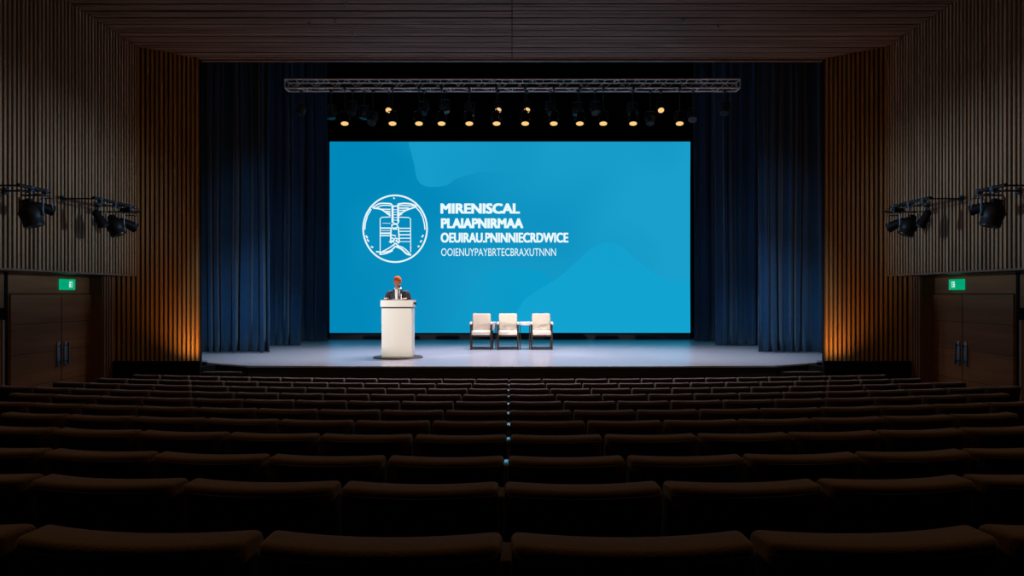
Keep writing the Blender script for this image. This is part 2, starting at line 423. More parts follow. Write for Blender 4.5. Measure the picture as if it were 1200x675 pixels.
for x_, y_, dx, dy in ((70, 405, 16, 25), (80, 440, 18, 22), (118, 508, 20, 8), (605, 400, -14, 22), (590, 450, -14, 18), (568, 500, -14, 12)): st_([(x_, y_), (x_+dx, y_+dy)], 10)
st_([(327, 52), (337, 64)], 9)
# wings
st_(smooth_pts([(130, 150), (165, 125), (200, 108), (260, 106), (305, 112), (318, 135)]), 9)
st_(smooth_pts([(165, 150), (210, 128), (260, 124), (305, 128)]), 7); st_(smooth_pts([(140, 150), (200, 158), (240, 178), (275, 205), (300, 220)]), 10)
st_([(215, 160), (300, 162)], 7); st_([(240, 178), (300, 182)], 7); st_([(262, 192), (298, 200)], 9)
st_(smooth_pts([(370, 112), (430, 106), (490, 112), (538, 132), (500, 150), (450, 168), (410, 190), (375, 220)]), 10)
st_([(380, 125), (520, 130)], 7); st_([(380, 150), (470, 150)], 9); st_([(380, 172), (440, 168)], 7); st_([(378, 195), (415, 190)], 7); st_([(380, 212), (405, 208)], 7)
# staff
st_([(318, 130), (318, 285)], 14); st_([(370, 112), (370, 275)], 12); st_([(318, 132), (372, 132)], 9)
for z_ in (165, 188, 212, 238, 262): st_([(322, z_), (368, z_)], 4)
st_(smooth_pts([(318, 282), (345, 296), (368, 290), (378, 262)]), 8); st_(smooth_pts([(305, 310), (345, 300), (368, 318), (345, 335), (312, 330), (318, 300)]), 7)
st_([(305, 335), (300, 470)], 9); st_([(372, 325), (382, 470)], 9)
for a_, b_ in (((305, 400), (350, 408)), ((305, 425), (340, 440)), ((340, 425), (372, 440)), ((310, 450), (335, 470)), ((350, 445), (372, 468)), ((300, 475), (340, 440)), ((345, 450), (378, 478)), ((318, 345), (362, 345)), ((285, 465), (305, 460))): st_([a_, b_], 8)
# book sides
st_([(203, 550), (203, 250), (215, 236), (300, 232)], 6); st_([(372, 234), (470, 238), (485, 250), (487, 560)], 6)
for z_, wd in ((336, 9), (384, 10), (406, 8), (360, 4)): st_([(205, z_), (303, z_)], wd)
st_([(225, 290), (300, 292)], 3)
for z_, wd in ((338, 7), (366, 7), (398, 8), (430, 6), (462, 5)): st_([(382, z_), (486, z_)], wd)
# lower feathers
st_(smooth_pts([(345, 505), (300, 545), (240, 560), (165, 555)]), 10); st_(smooth_pts([(330, 490), (280, 525), (225, 555), (200, 580), (260, 572), (320, 545)]), 8)
st_(smooth_pts([(345, 505), (400, 530), (450, 575), (492, 585)]), 12); st_(smooth_pts([(360, 500), (410, 515), (450, 545), (480, 580)]), 8)
st_([(345, 475), (322, 500)], 9); st_([(345, 475), (375, 505)], 9); st_([(488, 515), (488, 525)], 8)
o = obj('emblem', bm, M_ink, scr); o['label'] = 'white round winged-staff emblem drawn on the screen'
# lettering
def text_mesh(s, px0, px1, py0, py1, bold, name):
    cu = bpy.data.curves.new(name, 'FONT'); cu.body = s; cu.offset = 0; cu.extrude = 0.001; cu.resolution_u = 4
    o = bpy.data.objects.new(name, cu); C.objects.link(o)
    bpy.context.view_layer.update(); dg = bpy.context.evaluated_depsgraph_get()
    me = bpy.data.meshes.new_from_object(o.evaluated_get(dg)); bpy.data.objects.remove(o); bpy.data.curves.remove(cu)
    xs = [v.co.x for v in me.vertices]; ys = [v.co.y for v in me.vertices]
    a, b = loc((px0, py1)); c, d = loc((px1, py0))
    for v in me.vertices:
        X_ = a+(v.co.x-min(xs))/(max(xs)-min(xs))*(c-a); Z_ = b+(v.co.y-min(ys))/(max(ys)-min(ys))*(d-b)
        v.co = (X_, -.008-.5*v.co.z, Z_)
    me.update(); me.materials.clear()
    if bold:
        bm = B()
        for k, (dx, dz) in enumerate(((-1, -1), (1, -1), (-1, 1), (1, 1), (0, 0))):
            n0 = len(bm.verts); bm.from_mesh(me); bm.verts.ensure_lookup_table()
            bmesh.ops.translate(bm, vec=(dx*bold, -.0002*k, dz*bold*.6), verts=bm.verts[n0:])
        bm.to_mesh(me); bm.free()
    return link(name, me, M_ink, scr)
text_mesh('MIRENISCAL', 517, 608.5, 238.8, 250, .02, 'lettering')
text_mesh('PLAIAPNIRMAA', 517.5, 612.5, 256.3, 267, .019, 'lettering')
text_mesh('OEUIRAU.PNINNIECRDWICE', 517, 665.5, 273, 284, .013, 'lettering')
text_mesh('OOIENUYPAYBRTECBRAXUTNNN', 517, 651.5, 291, 300, .0, 'lettering')

# ------------------------------------------------------------------ curtains
def curtain(name, xa, xb, D, z0, z1, pleats, lb, m=M_curt, amp=.09, group=None, seed=0):
    rnd = random.Random(seed); n = pleats*10; bm = B(); cols = []
    ph = [rnd.uniform(.7, 1.3) for _ in range(pleats+1)]; acc = [0]
    for q in ph: acc.append(acc[-1]+q)
    tot = acc[pleats]
    nz = 10
    prof = []
    for i in range(n+1):
        t_ = i/n; k = min(int(t_*pleats), pleats-1); f_ = t_*pleats-k
        x = xa+(xb-xa)*((acc[k]+ph[k]*f_)/tot)
        am = amp*(.6+.5*math.sin(k*2.3+seed))
        prof.append((x, -am*math.cos(2*PI*f_), am*.22*math.sin(4*PI*f_), k))
    for x, dy, dx, k in prof:
        col = []
        for j in range(nz+1):
            h = j/nz; f2 = .75+.35*(1-h)
            col.append(bm.verts.new((x+dx+.015*math.sin(6*h+k), dy*f2, z0+(z1-z0)*h)))
        cols.append(col)
    for i in range(n):
        for j in range(nz): bm.faces.new((cols[i][j], cols[i+1][j], cols[i+1][j+1], cols[i][j+1]))
    o = obj(name, bm, m, loc=(0, D, 0), smooth=True)
    md = o.modifiers.new('thickness', 'SOLIDIFY'); md.thickness = .012
    return tag(o, lb, 'curtain', group)
def cx(px, D): return (px-CX)/F*D
G = 'side stage curtains'
curtain('stage_curtain', -8.6, cx(317, 17.4), 17.4, ZS+.02, 9.3, 15, 'pleated navy stage curtain on the left, nearest the portal', group=G, seed=1)
curtain('stage_curtain', -8.2, cx(353, 19.8), 19.8, ZS+.02, 9.3, 13, 'pleated navy stage curtain on the left, between the front one and the rear one', group=G, seed=2)
curtain('stage_curtain', -8.0, cx(386, 21.5)-.05, 21.5, ZS+.02, 9.3, 13, 'narrow dark navy curtain touching the left edge of the screen', group=G, seed=3)
curtain('stage_curtain', cx(888, 17.4), 8.6, 17.4, ZS+.02, 9.3, 15, 'pleated navy stage curtain on the right, nearest the portal', group=G, seed=4)
curtain('stage_curtain', cx(838, 19.8), 8.2, 19.8, ZS+.02, 9.3, 13, 'pleated navy stage curtain on the right, between the front one and the rear one', group=G, seed=5)
curtain('stage_curtain', cx(811, 21.5)+.05, 8.0, 21.5, ZS+.02, 9.3, 11, 'narrow dark navy curtain touching the right edge of the screen', group=G, seed=6)

# ------------------------------------------------------------------ truss
DT = 17.85; tx0, tx1 = cx(336, 18), cx(865, 18)
tr = thing('lighting_truss', 'long grey metal lattice truss carrying stage lights above the screen', 'truss', (0, 18, 7.2))
zt_, zb_ = 7.40, 7.20
for nm, yy, zz in (('chord', -.15, .20), ('chord', .15, .20), ('chord', -.15, 0), ('chord', .15, 0)):
    bm = B(); cyl(bm, (tx0, yy, zz), (tx1, yy, zz), .022, n=10); obj(nm, bm, M_alu, tr, smooth=True)
bm = B(); n = 44
for i in range(n):
    a = tx0+(tx1-tx0)*i/n; b = tx0+(tx1-tx0)*(i+1)/n
    if i % 2 == 0: cyl(bm, (a, -.15, .20), (b, -.15, 0), .011, n=6); cyl(bm, (a, .15, 0), (b, .15, .2), .009, n=6)
    else: cyl(bm, (a, -.15, 0), (b, -.15, .20), .011, n=6)
    cyl(bm, (a, -.15, 0), (b if i % 2 else a, .15, 0), .009, n=6)
    cyl(bm, (b, -.15, .2), (b, .15, .2), .009, n=6)
for x in (tx0, tx1):
    cyl(bm, (x, -.15, 0), (x, -.15, .2), .018, n=8); cyl(bm, (x, .15, 0), (x, .15, .2), .018, n=8)
    cyl(bm, (x, -.15, 0), (x, .15, 0), .018, n=8); cyl(bm, (x, -.15, .2), (x, .15, .2), .018, n=8)
obj('lattice_bracing', bm, M_alu, tr, smooth=True)
bm = B()
for x in (-4.5, -1.5, 1.5, 4.5): cyl(bm, (x, 0, .2), (x, 0, 2.4), .008, n=6)
obj('suspension_cable', bm, M_fix, tr)

# ------------------------------------------------------------------ stage lights
def par_can(name, loc_, aim, lit, label, group, drop=.45, r=.085, body='can', clampz=None, mF=M_fix):
    """loc_ = pivot of the lamp head; hangs from clampz above it"""
    root = thing(name, label, 'stage light', loc_, 0, group)
    d = (Vector(aim)-Vector(loc_)).normalized(); q = d.to_track_quat('-Z', 'Y').to_matrix().to_4x4()
    h = (clampz-loc_[2]) if clampz else drop
    bm = B(); L = r*2.6
    if body == 'can':
        cyl(bm, (0, 0, L*.75), (0, 0, -L*.15), r*.72, r, 18); cyl(bm, (0, 0, -L*.15), (0, 0, -L*.5), r, r*1.08, 18)
        cyl(bm, (0, 0, L*.95), (0, 0, L*.75), r*.4, r*.7, 14)
    else:
        ball(bm, (0, 0, 0), r*1.15, 1, 1, 1.25, 16); cyl(bm, (0, 0, -r*.2), (0, 0, -L*.5), r*1.0, r*1.02, 18)
        box(bm, -r*.5, r*.5, -r*.5, r*.5, r*.9, r*1.6, .01, 1)
    bmesh.ops.transform(bm, matrix=q, verts=bm.verts)
    can = obj('lamp_body', bm, mF, root, smooth=True)
    bm = B(); cyl(bm, (0, 0, -L*.505), (0, 0, -L*.53), r*.95, r*.93, 18); bmesh.ops.transform(bm, matrix=q, verts=bm.verts)
    ln = obj('lens', bm, M_warm if lit else M_lens, can, smooth=True)
    if lit: ln['label'] = 'glowing warm lens'
    # yoke turned to the lamp's swivel axis
    bm = B(); yw = r*1.25
    tube(bm, [(-yw, 0, 0), (-yw, 0, r*1.7), (-yw*.8, 0, r*2.0), (yw*.8, 0, r*2.0), (yw, 0, r*1.7), (yw, 0, 0)], r*.11, 6)
    cyl(bm, (-yw*1.1, 0, 0), (-yw*.7, 0, 0), r*.18, n=8); cyl(bm, (yw*1.1, 0, 0), (yw*.7, 0, 0), r*.18, n=8)
    obj('yoke', bm, M_fixg, root, smooth=True)
    bm = B(); cyl(bm, (0, 0, r*2.0), (0, 0, h), r*.13, n=8); box(bm, -.03, .03, -.035, .035, h-.03, h+.045, .008, 1)
    cyl(bm, (.03, 0, h), (.07, 0, h), .008, n=6)
    obj('clamp', bm, M_fixg, root)
    return root, d
lit_low = [404, 460, 491, 517.5, 550, 582, 615.5, 649, 679.5, 707, 742, 796.5]
ords = ['first', 'second', 'third', 'fourth', 'fifth', 'sixth', 'seventh', 'eighth', 'ninth', 'tenth', 'eleventh', 'twelfth', 'thirteenth', 'fourteenth', 'fifteenth']
for i, px in enumerate(lit_low):
    y_ = 17.85; z = CZ+(HY-139.5)/F*y_
    x = cx(px, y_)
    aim = (x*.9, 16.0, ZS)
    rt, d = par_can('spotlight', (x, y_, z), aim, True, 'lit warm spotlight hanging in the lower row, %s from the left' % ords[i], 'lit lower spotlights', r=.092, clampz=7.19)
    lp = Vector((x, y_, z))+d*.16
    o = light('stage_beam', 'SPOT', lp, aim, STAGE_W, (.95, .84, .97), size=.06, angle=105, blend=1.0)
    o.parent = rt; o.location = lp-Vector((x, y_, z))
for i, px in enumerate((456, 584, 617.5, 774)):
    y_ = 18.15; z = CZ+(HY-126.5)/F*y_; x = cx(px, y_)
    par_can('spotlight', (x, y_, z), (x, 14.5, 3.0), True, 'lit spotlight tucked close under the truss, %s of four from the left' % ords[i], 'lit upper spotlights', r=.075, clampz=7.19)
for i, (px, py) in enumerate(((353, 129), (388, 133), (413, 128), (427, 133), (437, 140), (497, 128), (521, 126), (550, 130), (645, 128), (677, 129), (697, 128), (741, 129), (762, 140), (812, 136), (849, 128))):
    y_ = 18.13; z = CZ+(HY-py)/F*y_; x = cx(px, y_)
    par_can('spotlight', (x, y_, z), (x+random.uniform(-2, 2), 15.5+random.uniform(-1, 2), 1.0), False, 'unlit grey stage lamp under the truss, %s dark one from the left' % ords[i],
            'unlit truss lamps', r=.095, body='can' if i % 3 else 'head', clampz=7.19, mF=M_fixg)

# wall fixtures -----------------------------------------------------------------
def wall_group(s, side):
    # far rail with three lamps
    def rail(y0, y1, z, lb):
        r0 = thing('wall_lamp_bracket', lb, 'bracket', (s*HW, (y0+y1)/2, z), 0, 'wall lamp brackets')
        h = (y1-y0)/2
        bm = B(); cyl(bm, (-s*.56, -h, 0), (-s*.56, h, 0), .024, n=10); cyl(bm, (-s*.56, -h, -.07), (-s*.56, h, -.07), .012, n=8); obj('rail', bm, M_fix, r0, smooth=True)
        for yy in (-h*.8, h*.8):
            bm = B(); box(bm, -s*.56, 0, yy-.011, yy+.011, -.011, .011); box(bm, -s*.02, 0, yy-.04, yy+.04, -.05, .05)
            obj('wall_arm', bm, M_fix, r0)
        return r0
    xr = s*(HW-.56)
    rail(11.75, 12.95, 3.88, 'black bar bracket on the %s slatted wall, closer to the stage' % side)
    rail(9.95, 10.6, 3.82, 'black bar bracket on the %s slatted wall, closer to the camera' % side)
    a = dict(mF=M_fix)
    # big lamp (throws the cross light), mid box lamp, small ones
    big, d = par_can('wall_spotlight', (xr, 12.38, 3.50), (xr-s*.7, 12.5, 1.8), False, 'large black lamp hanging from the stage-side bracket on the %s wall' % side, 'wall spotlights', r=.115, body='head', clampz=3.86, **a)
    sm, d = par_can('wall_spotlight', (xr, 12.86, 3.56), (xr-s*1.5, 14.5, 2.6), False, 'small round black lamp nearest the stage on the %s wall bracket' % side, 'wall spotlights', r=.08, body='can', clampz=3.86, **a)
    md, d = par_can('wall_spotlight', (xr, 11.95, 3.54), (xr-s*1.0, 12.3, 1.5), False, 'black lamp nearest the camera on the stage-side bracket, %s wall' % side, 'wall spotlights', r=.075, body='can', clampz=3.86, **a)
    nr, d2 = par_can('wall_spotlight', (xr, 10.22, 3.47), (xr-s*.5, 10.3, 1.5), False, 'bulky black lamp on the camera-side bracket of the %s wall' % side, 'wall spotlights', r=.125, body='head', clampz=3.80, **a)
    n2, d = par_can('wall_spotlight', (xr, 10.55, 3.58), (-2.4, 15.9, 1.9) if s < 0 else (0.3, 18.3, 1.4), False, 'small black lamp beside the bulky one on the %s wall' % side, 'wall spotlights', r=.07, body='can', clampz=3.80, **a)
    # cross light with barn doors, shaped to a band on the opposite wall
    src = Vector((xr-s*.16, 12.62, 3.78)); tgt = Vector((-s*HW, 10.9, 3.76))
    cr = thing('profile_spotlight', 'slim black lamp with shutters above the large lamp, %s wall' % side, 'stage light', src, 0, 'shuttered wall lamps')
    dv = (tgt-src).normalized(); Q = dv.to_track_quat('-Z', 'Y').to_matrix().to_4x4()
    bm = B(); cyl(bm, (0, 0, .20), (0, 0, .02), .04, .042, 16); bmesh.ops.transform(bm, matrix=Q, verts=bm.verts); hb = obj('lamp_body', bm, M_fix, cr, smooth=True)
    bm = B(); tl = math.tan(math.radians(4.9)); tb = math.tan(math.radians(3.9)); Lb = .13
    def plate(sign, tn):
        vs4 = [(-.05, sign*.045, 0), (.05, sign*.045, 0), (.09, sign*Lb*tn, -Lb), (-.09, sign*Lb*tn, -Lb)]
        lo = [bm.verts.new(v) for v in vs4]; hi = [bm.verts.new((v[0], v[1]+sign*.004, v[2])) for v in vs4]
        bm.faces.new(lo); bm.faces.new(hi[::-1])
        for k in range(4): bm.faces.new((lo[k], lo[(k+1) % 4], hi[(k+1) % 4], hi[k]))
    plate(1, tl); plate(-1, tb)
    bmesh.ops.transform(bm, matrix=Q, verts=bm.verts); obj('shutter', bm, M_fix, hb)
    bm = B(); cyl(bm, (s*.09, 0, .03), (s*.15, 0, .10), .010, n=8); obj('clamp', bm, M_fix, cr)
    o = light('cross_beam', 'SPOT', src+dv*.02, tgt, WALL_SPOT_W, (.46, .68, 1.0), size=.006, angle=38, blend=.9)
    o.parent = cr; o.location = dv*.02
    # front light on the lectern and chairs from the camera-side lamp
    p0 = Vector((xr, 10.55, 3.58))
    aim = Vector((-2.4, 15.9, 1.9)) if s < 0 else Vector((0.3, 18.3, 1.4))
    dd = (aim-p0).normalized()
    par = n2
    # re-aim lamp so that its beam leaves through the lens
    o = light('front_beam', 'SPOT', p0+dd*.14, aim, FRONT_W, (1.0, .93, .84), size=.05, angle=17 if s < 0 else 16, blend=.7)
    o.parent = par; o.location = dd*.14
wall_group(-1, 'left'); wall_group(1, 'right')

# uplights in the trough at the foot of each splay
for s, side in ((-1, 'left'), (1, 'right')):
    u = thing('uplight', 'small amber uplight hidden at the foot of the %s portal slats' % side, 'uplight', (s*5.80, 14.50, ZS-.02), 0, 'portal uplights')
    bm = B(); cyl(bm, (0, 0, 0), (0, 0, .06), .05, .05, 14); obj('lamp_body', bm, M_fix, u, smooth=True)
    bm = B(); cyl(bm, (0, 0, .06), (0, 0, .065), .04, .04, 14); obj('lens', bm, M_lens, u)
    o = light('amber_glow', 'SPOT', (0, 0, .08), (s*.32, .45, .9), UP_W, (1.0, .42, .05), size=.04, angle=125, blend=1.0)
    o.parent = u

# exit signs -------------------------------------------------------------------
M_green = emis('exit_green', (.0, .36, .17), 1.0); M_gw = emis('exit_white', (.62, 1.0, .82), .9)
for s, side in ((-1, 'left'), (1, 'right')):
    yc = 900*7.5/523; zc = CZ+.165
    e = thing('exit_sign', 'lit green exit sign over the %s double doors' % side, 'exit sign', (s*HW2, yc, zc), 0, 'exit signs')
    bm = B(); box(bm, -s*.05, 0, -.20, .20, -.09, .09, .006, 1); obj('sign_box', bm, M_green, e)
    bm = B()
    X = -s*.052
    def q(y0, y1, z0, z1): box(bm, X, X+s*.001, y0, y1, z0, z1)
    def ln(a, b, wd):
        a = Vector((X, *a)); b = Vector((X, *b)); cyl(bm, a, b, wd, n=6)
    # doorway frame, running figure and arrow bar
    m = 1 if s < 0 else 1
    q(.02, .11, .04, .052); q(.10, .112, -.05, .052); q(.015, .027, -.05, .052)
    obj('doorway_mark', bm, M_gw, e); bm = B()
    ball(bm, (X, .055, .028), .013, .3, 1, 1, 8); ln((.05, .012), (.04, -.015), .009); ln((.04, -.015), (.065, -.03), .007); ln((.065, -.03), (.06, -.05), .006)
    ln((.04, -.015), (.02, -.045), .007); ln((.05, .01), (.075, .0), .005); ln((.048, .01), (.022, -.002), .005)
    bm2 = obj('running_figure', bm, M_gw, e); bm2['label'] = 'white running figure'

# ------------------------------------------------------------------ lectern
LX, LD = cx(465, 15.84), 15.84
lec = thing('lectern', 'white boxy lectern on a round dark base plate, in front of the speaker', 'lectern', (LX, LD, ZS))
bm = B(); cyl(bm, (0, .18, 0), (0, .18, .03), .52, .50, 40); obj('base_plate', bm, M_lectd, lec, smooth=True)
bm = B(); box(bm, -.315, .315, 0, .42, .03, 1.03, .006, 2); obj('body', bm, M_lect, lec)
bm = B(); box(bm, -.30, .30, .012, .41, 1.03, 1.06); obj('shadow_line', bm, M_lectd, lec)  # shadow under the top box, put into this dark strip's colour
bm = B(); box(bm, -.335, .335, -.02, .46, 1.06, 1.20, .008, 2); obj('top_box', bm, M_lect, lec)
bm = B(); box(bm, -.32, .32, 0, .44, 1.20, 1.212, .003, 1); obj('desk_surface', bm, M_lectd, lec)
bm = B(); cyl(bm, (.335, .1, 1.14), (.37, .1, 1.14), .02, n=10); ball(bm, (.375, .1, 1.13), .028, .7, 1, 1.6, 10); o = obj('side_knob', bm, M_lectd, lec, smooth=True)
mic = thing('microphone', 'black gooseneck microphone on the lectern, left of the speaker', 'microphone', (LX-.20, LD+.10, ZS+1.212), 0, 'lectern microphones')
bm = B(); cyl(bm, (0, 0, 0), (0, 0, .02), .035, .03, 14); obj('base', bm, M_fix, mic, smooth=True)
bm = B(); tube(bm, [(0, 0, .02), (.01, 0, .08), (.03, .01, .12), (.06, .03, .15)], .005, 6); obj('gooseneck', bm, M_fix, mic, smooth=True)
bm = B(); ball(bm, (.068, .034, .158), .016, 1, 1, 1.3, 10); obj('capsule', bm, M_fix, mic, smooth=True)
m2 = copy_tree(mic); m2.location = (LX+.22, LD+.10, ZS+1.212); m2.rotation_euler = (0, 0, PI)
m2['label'] = 'black gooseneck microphone on the lectern, right of the speaker'
bm = B(); box(bm, -.14, .14, -.10, .10, 0, .006, .002, 1)
tag(obj('paper_sheet', bm, M_white, loc=(LX, LD+.25, ZS+1.212)), 'sheet of paper on the lectern top in front of the speaker', 'paper')

# ------------------------------------------------------------------ speaker
M_skin = mat('skin_warm', (.75, .30, .17), .5); M_hair = mat('orange_hair', (.95, .19, .035), .9, noise=.2, scale=60)
M_suit = mat('dark_suit', (.030, .034, .050), .8, noise=.2, scale=30); M_shirt = mat('white_shirt', (.85, .87, .9), .7)
M_tie = mat('brown_tie', (.10, .065, .045), .6); M_beard = mat('grey_beard', (.32, .28, .26), .9, noise=.3, scale=120)
M_shoe = mat('black_shoe', (.01, .01, .01), .3); M_eye = mat('eye_dark', (.02, .015, .01), .2)
def skin_mesh(verts, edges, root=0, sub=2):
    """verts: (x,y,z,rx,ry)"""
    me = bpy.data.meshes.new('tmp'); me.from_pydata([v[:3] for v in verts], edges, [])
    o = bpy.data.objects.new('tmp', me); C.objects.link(o)
    md = o.modifiers.new('s', 'SKIN'); md.use_smooth_shade = True; md.branch_smoothing = .6
    for i, v in enumerate(verts):
        sv = me.skin_vertices[0].data[i]; sv.radius = (v[3], v[4] if len(v) > 4 else v[3]); sv.use_root = (i == root)
    if sub: o.modifiers.new('d', 'SUBSURF').levels = sub
    bpy.context.view_layer.update(); dg = bpy.context.evaluated_depsgraph_get()
    r = bpy.data.meshes.new_from_object(o.evaluated_get(dg)); bpy.data.objects.remove(o); bpy.data.meshes.remove(me)
    return r
def remesh(bm, vox, sm=4):
    me = bpy.data.meshes.new('tmp'); bm.to_mesh(me); bm.free()
    o = bpy.data.objects.new('tmp', me); C.objects.link(o)
    md = o.modifiers.new('r', 'REMESH'); md.mode = 'VOXEL'; md.voxel_size = vox; md.use_smooth_shade = True
    s2 = o.modifiers.new('s', 'SMOOTH'); s2.iterations = sm; s2.factor = .5
    bpy.context.view_layer.update(); dg = bpy.context.evaluated_depsgraph_get()
    r = bpy.data.meshes.new_from_object(o.evaluated_get(dg)); bpy.data.objects.remove(o); bpy.data.meshes.remove(me)
    for p_ in r.polygons: p_.use_smooth = True
    return r
# local frame: faces -y, feet at z=0.  head is bowed toward the lectern
HC = Vector((0, -.085, 1.585)); HM = Matrix.Translation(HC) @ Matrix.Rotation(math.radians(28), 4, 'X')
def arm(s): return [(s*.165, .0, 1.37, .042), (s*.235, -.02, 1.16, .042), (s*.225, -.17, 1.235-.12, .036), (s*.205, -.27, 1.225, .028, .02), (s*.20, -.30, 1.235, .036, .016)]
def limb_set(extra=0):
    V = [(0, .02, .96, .13, .10), (0, .02, 1.08, .12, .09), (0, .01, 1.22, .145, .10), (0, .0, 1.34, .11, .08), (0, -.01, 1.43, .055, .055), (0, -.045, 1.50, .052, .052)]
    E = [(i, i+1) for i in range(5)]
    for s in (-1, 1):
        b = len(V); V += arm(s); E += [(3, b)]+[(b+i, b+i+1) for i in range(4)]
    for s in (-1, 1):
        b = len(V); V += [(s*.09, .02, .88, .085), (s*.095, .01, .50, .052), (s*.10, .03, .10, .036), (s*.11, -.01, .045, .036), (s*.12, -.11, .035, .034, .022)]
        E += [(0, b)]+[(b+i, b+i+1) for i in range(4)]
    return V, E
V, E = limb_set(); me = skin_mesh(V, E)
bm = B(); bm.from_mesh(me)
def hadd(fn):
    b2 = B(); fn(b2); bmesh.ops.transform(b2, matrix=HM, verts=b2.verts)
    tm = bpy.data.meshes.new('tmp'); b2.to_mesh(tm); b2.free(); bm.from_mesh(tm); bpy.data.meshes.remove(tm)
hadd(lambda b: ball(b, (0, 0, .01), .088, .86, 1.05, 1.22, 24))
hadd(lambda b: ball(b, (0, -.03, -.065), .058, .9, .95, .9, 16))
hadd(lambda b: ball(b, (0, -.098, -.012), .016, .8, 1.3, 1.5, 10))
hadd(lambda b: ball(b, (.078, .01, -.005), .022, .4, .8, 1.3, 10)); hadd(lambda b: ball(b, (-.078, .01, -.005), .022, .4, .8, 1.3, 10))
for s in (-1, 1):
    for k, (dx, L, yo) in enumerate(((-.028, .062, 0), (-.010, .075, 0), (.010, .07, 0), (.028, .055, 0))):
        b0 = Vector((s*.20+dx, -.315, 1.238)); b1 = b0+Vector((dx*.2, -L*.55, .004)); b2 = b1+Vector((0, -L*.4, -.016))
        tube(bm, [b0-Vector((0, -.02, 0)), b0, b1, b2], .0088, 8)
    b0 = Vector((s*.20-s*.03, -.285, 1.236)); tube(bm, [b0, b0+Vector((-s*.022, -.022, 0)), b0+Vector((-s*.03, -.05, -.006))], .0098, 8)
bme = remesh(bm, .0075)
PX, PD = cx(466.5, 16.52), 16.52
person = link('person', bme, M_skin, loc=(PX, PD, ZS))
tag(person, 'person in dark suit, white shirt and orange hair, head bowed behind the white lectern', 'person')
def cloth(name, V, E, m, root=0):
    me = skin_mesh(V, E, root); me.materials.clear()
    for p_ in me.polygons: p_.use_smooth = True
    return link(name, me, m, person)
JV = [(0, .02, .84, .185, .135), (0, .02, 1.0, .165, .125), (0, .01, 1.16, .185, .128), (0, .0, 1.33, .19, .12), (0, 0, 1.41, .13, .085)]
JE = [(i, i+1) for i in range(4)]
for s in (-1, 1):
    b = len(JV); a = arm(s); JV += [(s*.195, 0, 1.362, .082), (a[1][0]+s*.008, a[1][1], a[1][2], .062), (a[2][0], a[2][1]+.0, a[2][2]+.01, .052), (a[3][0], a[3][1]+.04, a[3][2]-.012, .042)]
    JE += [(3, b)]+[(b+i, b+i+1) for i in range(3)]
cloth('suit_jacket', JV, JE, M_suit)
TV = [(0, .02, .95, .15, .12)]; TE = []
for s in (-1, 1):
    b = len(TV); TV += [(s*.095, .02, .84, .10), (s*.10, .015, .50, .078), (s*.10, .03, .07, .062)]; TE += [(0, b), (b, b+1), (b+1, b+2)]
cloth('trousers', TV, TE, M_suit)
for s in (-1, 1):
    bm = B(); ball(bm, (s*.115, -.05, .045), .055, .9, 2.3, .85, 16); box(bm, s*.115-.045, s*.115+.045, -.16, .07, 0, .02, .008, 1); obj('shoe', bm, M_shoe, person, smooth=True)
# shirt front, lapels and tie as shaped panels that follow the chest
def panel(name, pts, y_top, y_bot, z0, z1, m, th=.01):
    bm = B()
    f_ = []
    for x, z in pts:
        t_ = (z-z0)/(z1-z0); yy = y_bot+(y_top-y_bot)*t_+.9*x*x
        f_.append((x, yy, z))
    a = [bm.verts.new(v) for v in f_]; b = [bm.verts.new((v[0], v[1]+th, v[2])) for v in f_]
    bm.faces.new(a); bm.faces.new(b[::-1]); n = len(a)
    for i in range(n): bm.faces.new((a[i], b[i], b[(i+1) % n], a[(i+1) % n]))
    return obj(name, bm, m, person)
panel('shirt', [(-.062, 1.44), (.062, 1.44), (.05, 1.30), (.035, 1.16), (0, 1.02), (-.035, 1.16), (-.05, 1.30)], -.098, -.140, 1.02, 1.44, M_shirt, .05)
panel('necktie', [(.004, 1.425), (.036, 1.425), (.03, 1.395), (.045, 1.16), (.022, 1.08), (.002, 1.16), (.012, 1.395)], -.108, -.150, 1.02, 1.44, M_tie, .006)
for s in (-1, 1):
    panel('lapel', [(s*.06, 1.44), (s*.10, 1.41), (s*.115, 1.33), (s*.085, 1.31), (s*.04, 1.08), (s*.028, 1.08), (s*.05, 1.28)], -.103, -.146, 1.02, 1.44, M_suit, .01)
bm = B(); box(bm, .075, .095, -.128, -.115, 1.19, 1.33); o = obj('pocket_cloth', bm, M_shirt, person)
bm = B(); tube(bm, [Vector((.066*math.cos(a), -.02+.07*math.sin(a), 1.445-.02*math.sin(a)*-1)) for a in [2*PI*k/20 for k in range(21)]], .016, 8); obj('collar', bm, M_shirt, person, smooth=True)
# hair and beard
bm = B(); ball(bm, (0, .008, .028), .098, .86, 1.02, 1.10, 28)
bmesh.ops.bisect_plane(bm, geom=bm.verts[:]+bm.edges[:]+bm.faces[:], plane_co=(0, -.05, .010), plane_no=(0, -.75, -.5), clear_outer=True)
bmesh.ops.transform(bm, matrix=HM, verts=bm.verts); h = obj('hair', bm, M_hair, person, smooth=True); h.modifiers.new('t', 'SOLIDIFY').thickness = .012
bm = B(); ball(bm, (0, -.036, -.078), .062, .98, .98, .95, 20)
bmesh.ops.bisect_plane(bm, geom=bm.verts[:]+bm.edges[:]+bm.faces[:], plane_co=(0, 0, -.045), plane_no=(0, 0, 1), clear_outer=True)
bmesh.ops.transform(bm, matrix=HM, verts=bm.verts); h = obj('beard', bm, M_beard, person, smooth=True); h.modifiers.new('t', 'SOLIDIFY').thickness = .006
for s in (-1, 1):
    bm = B(); ball(bm, (s*.032, -.083, .012), .012, 1, .6, .7, 10); bmesh.ops.transform(bm, matrix=HM, verts=bm.verts); obj('eye', bm, M_eye, person, smooth=True)
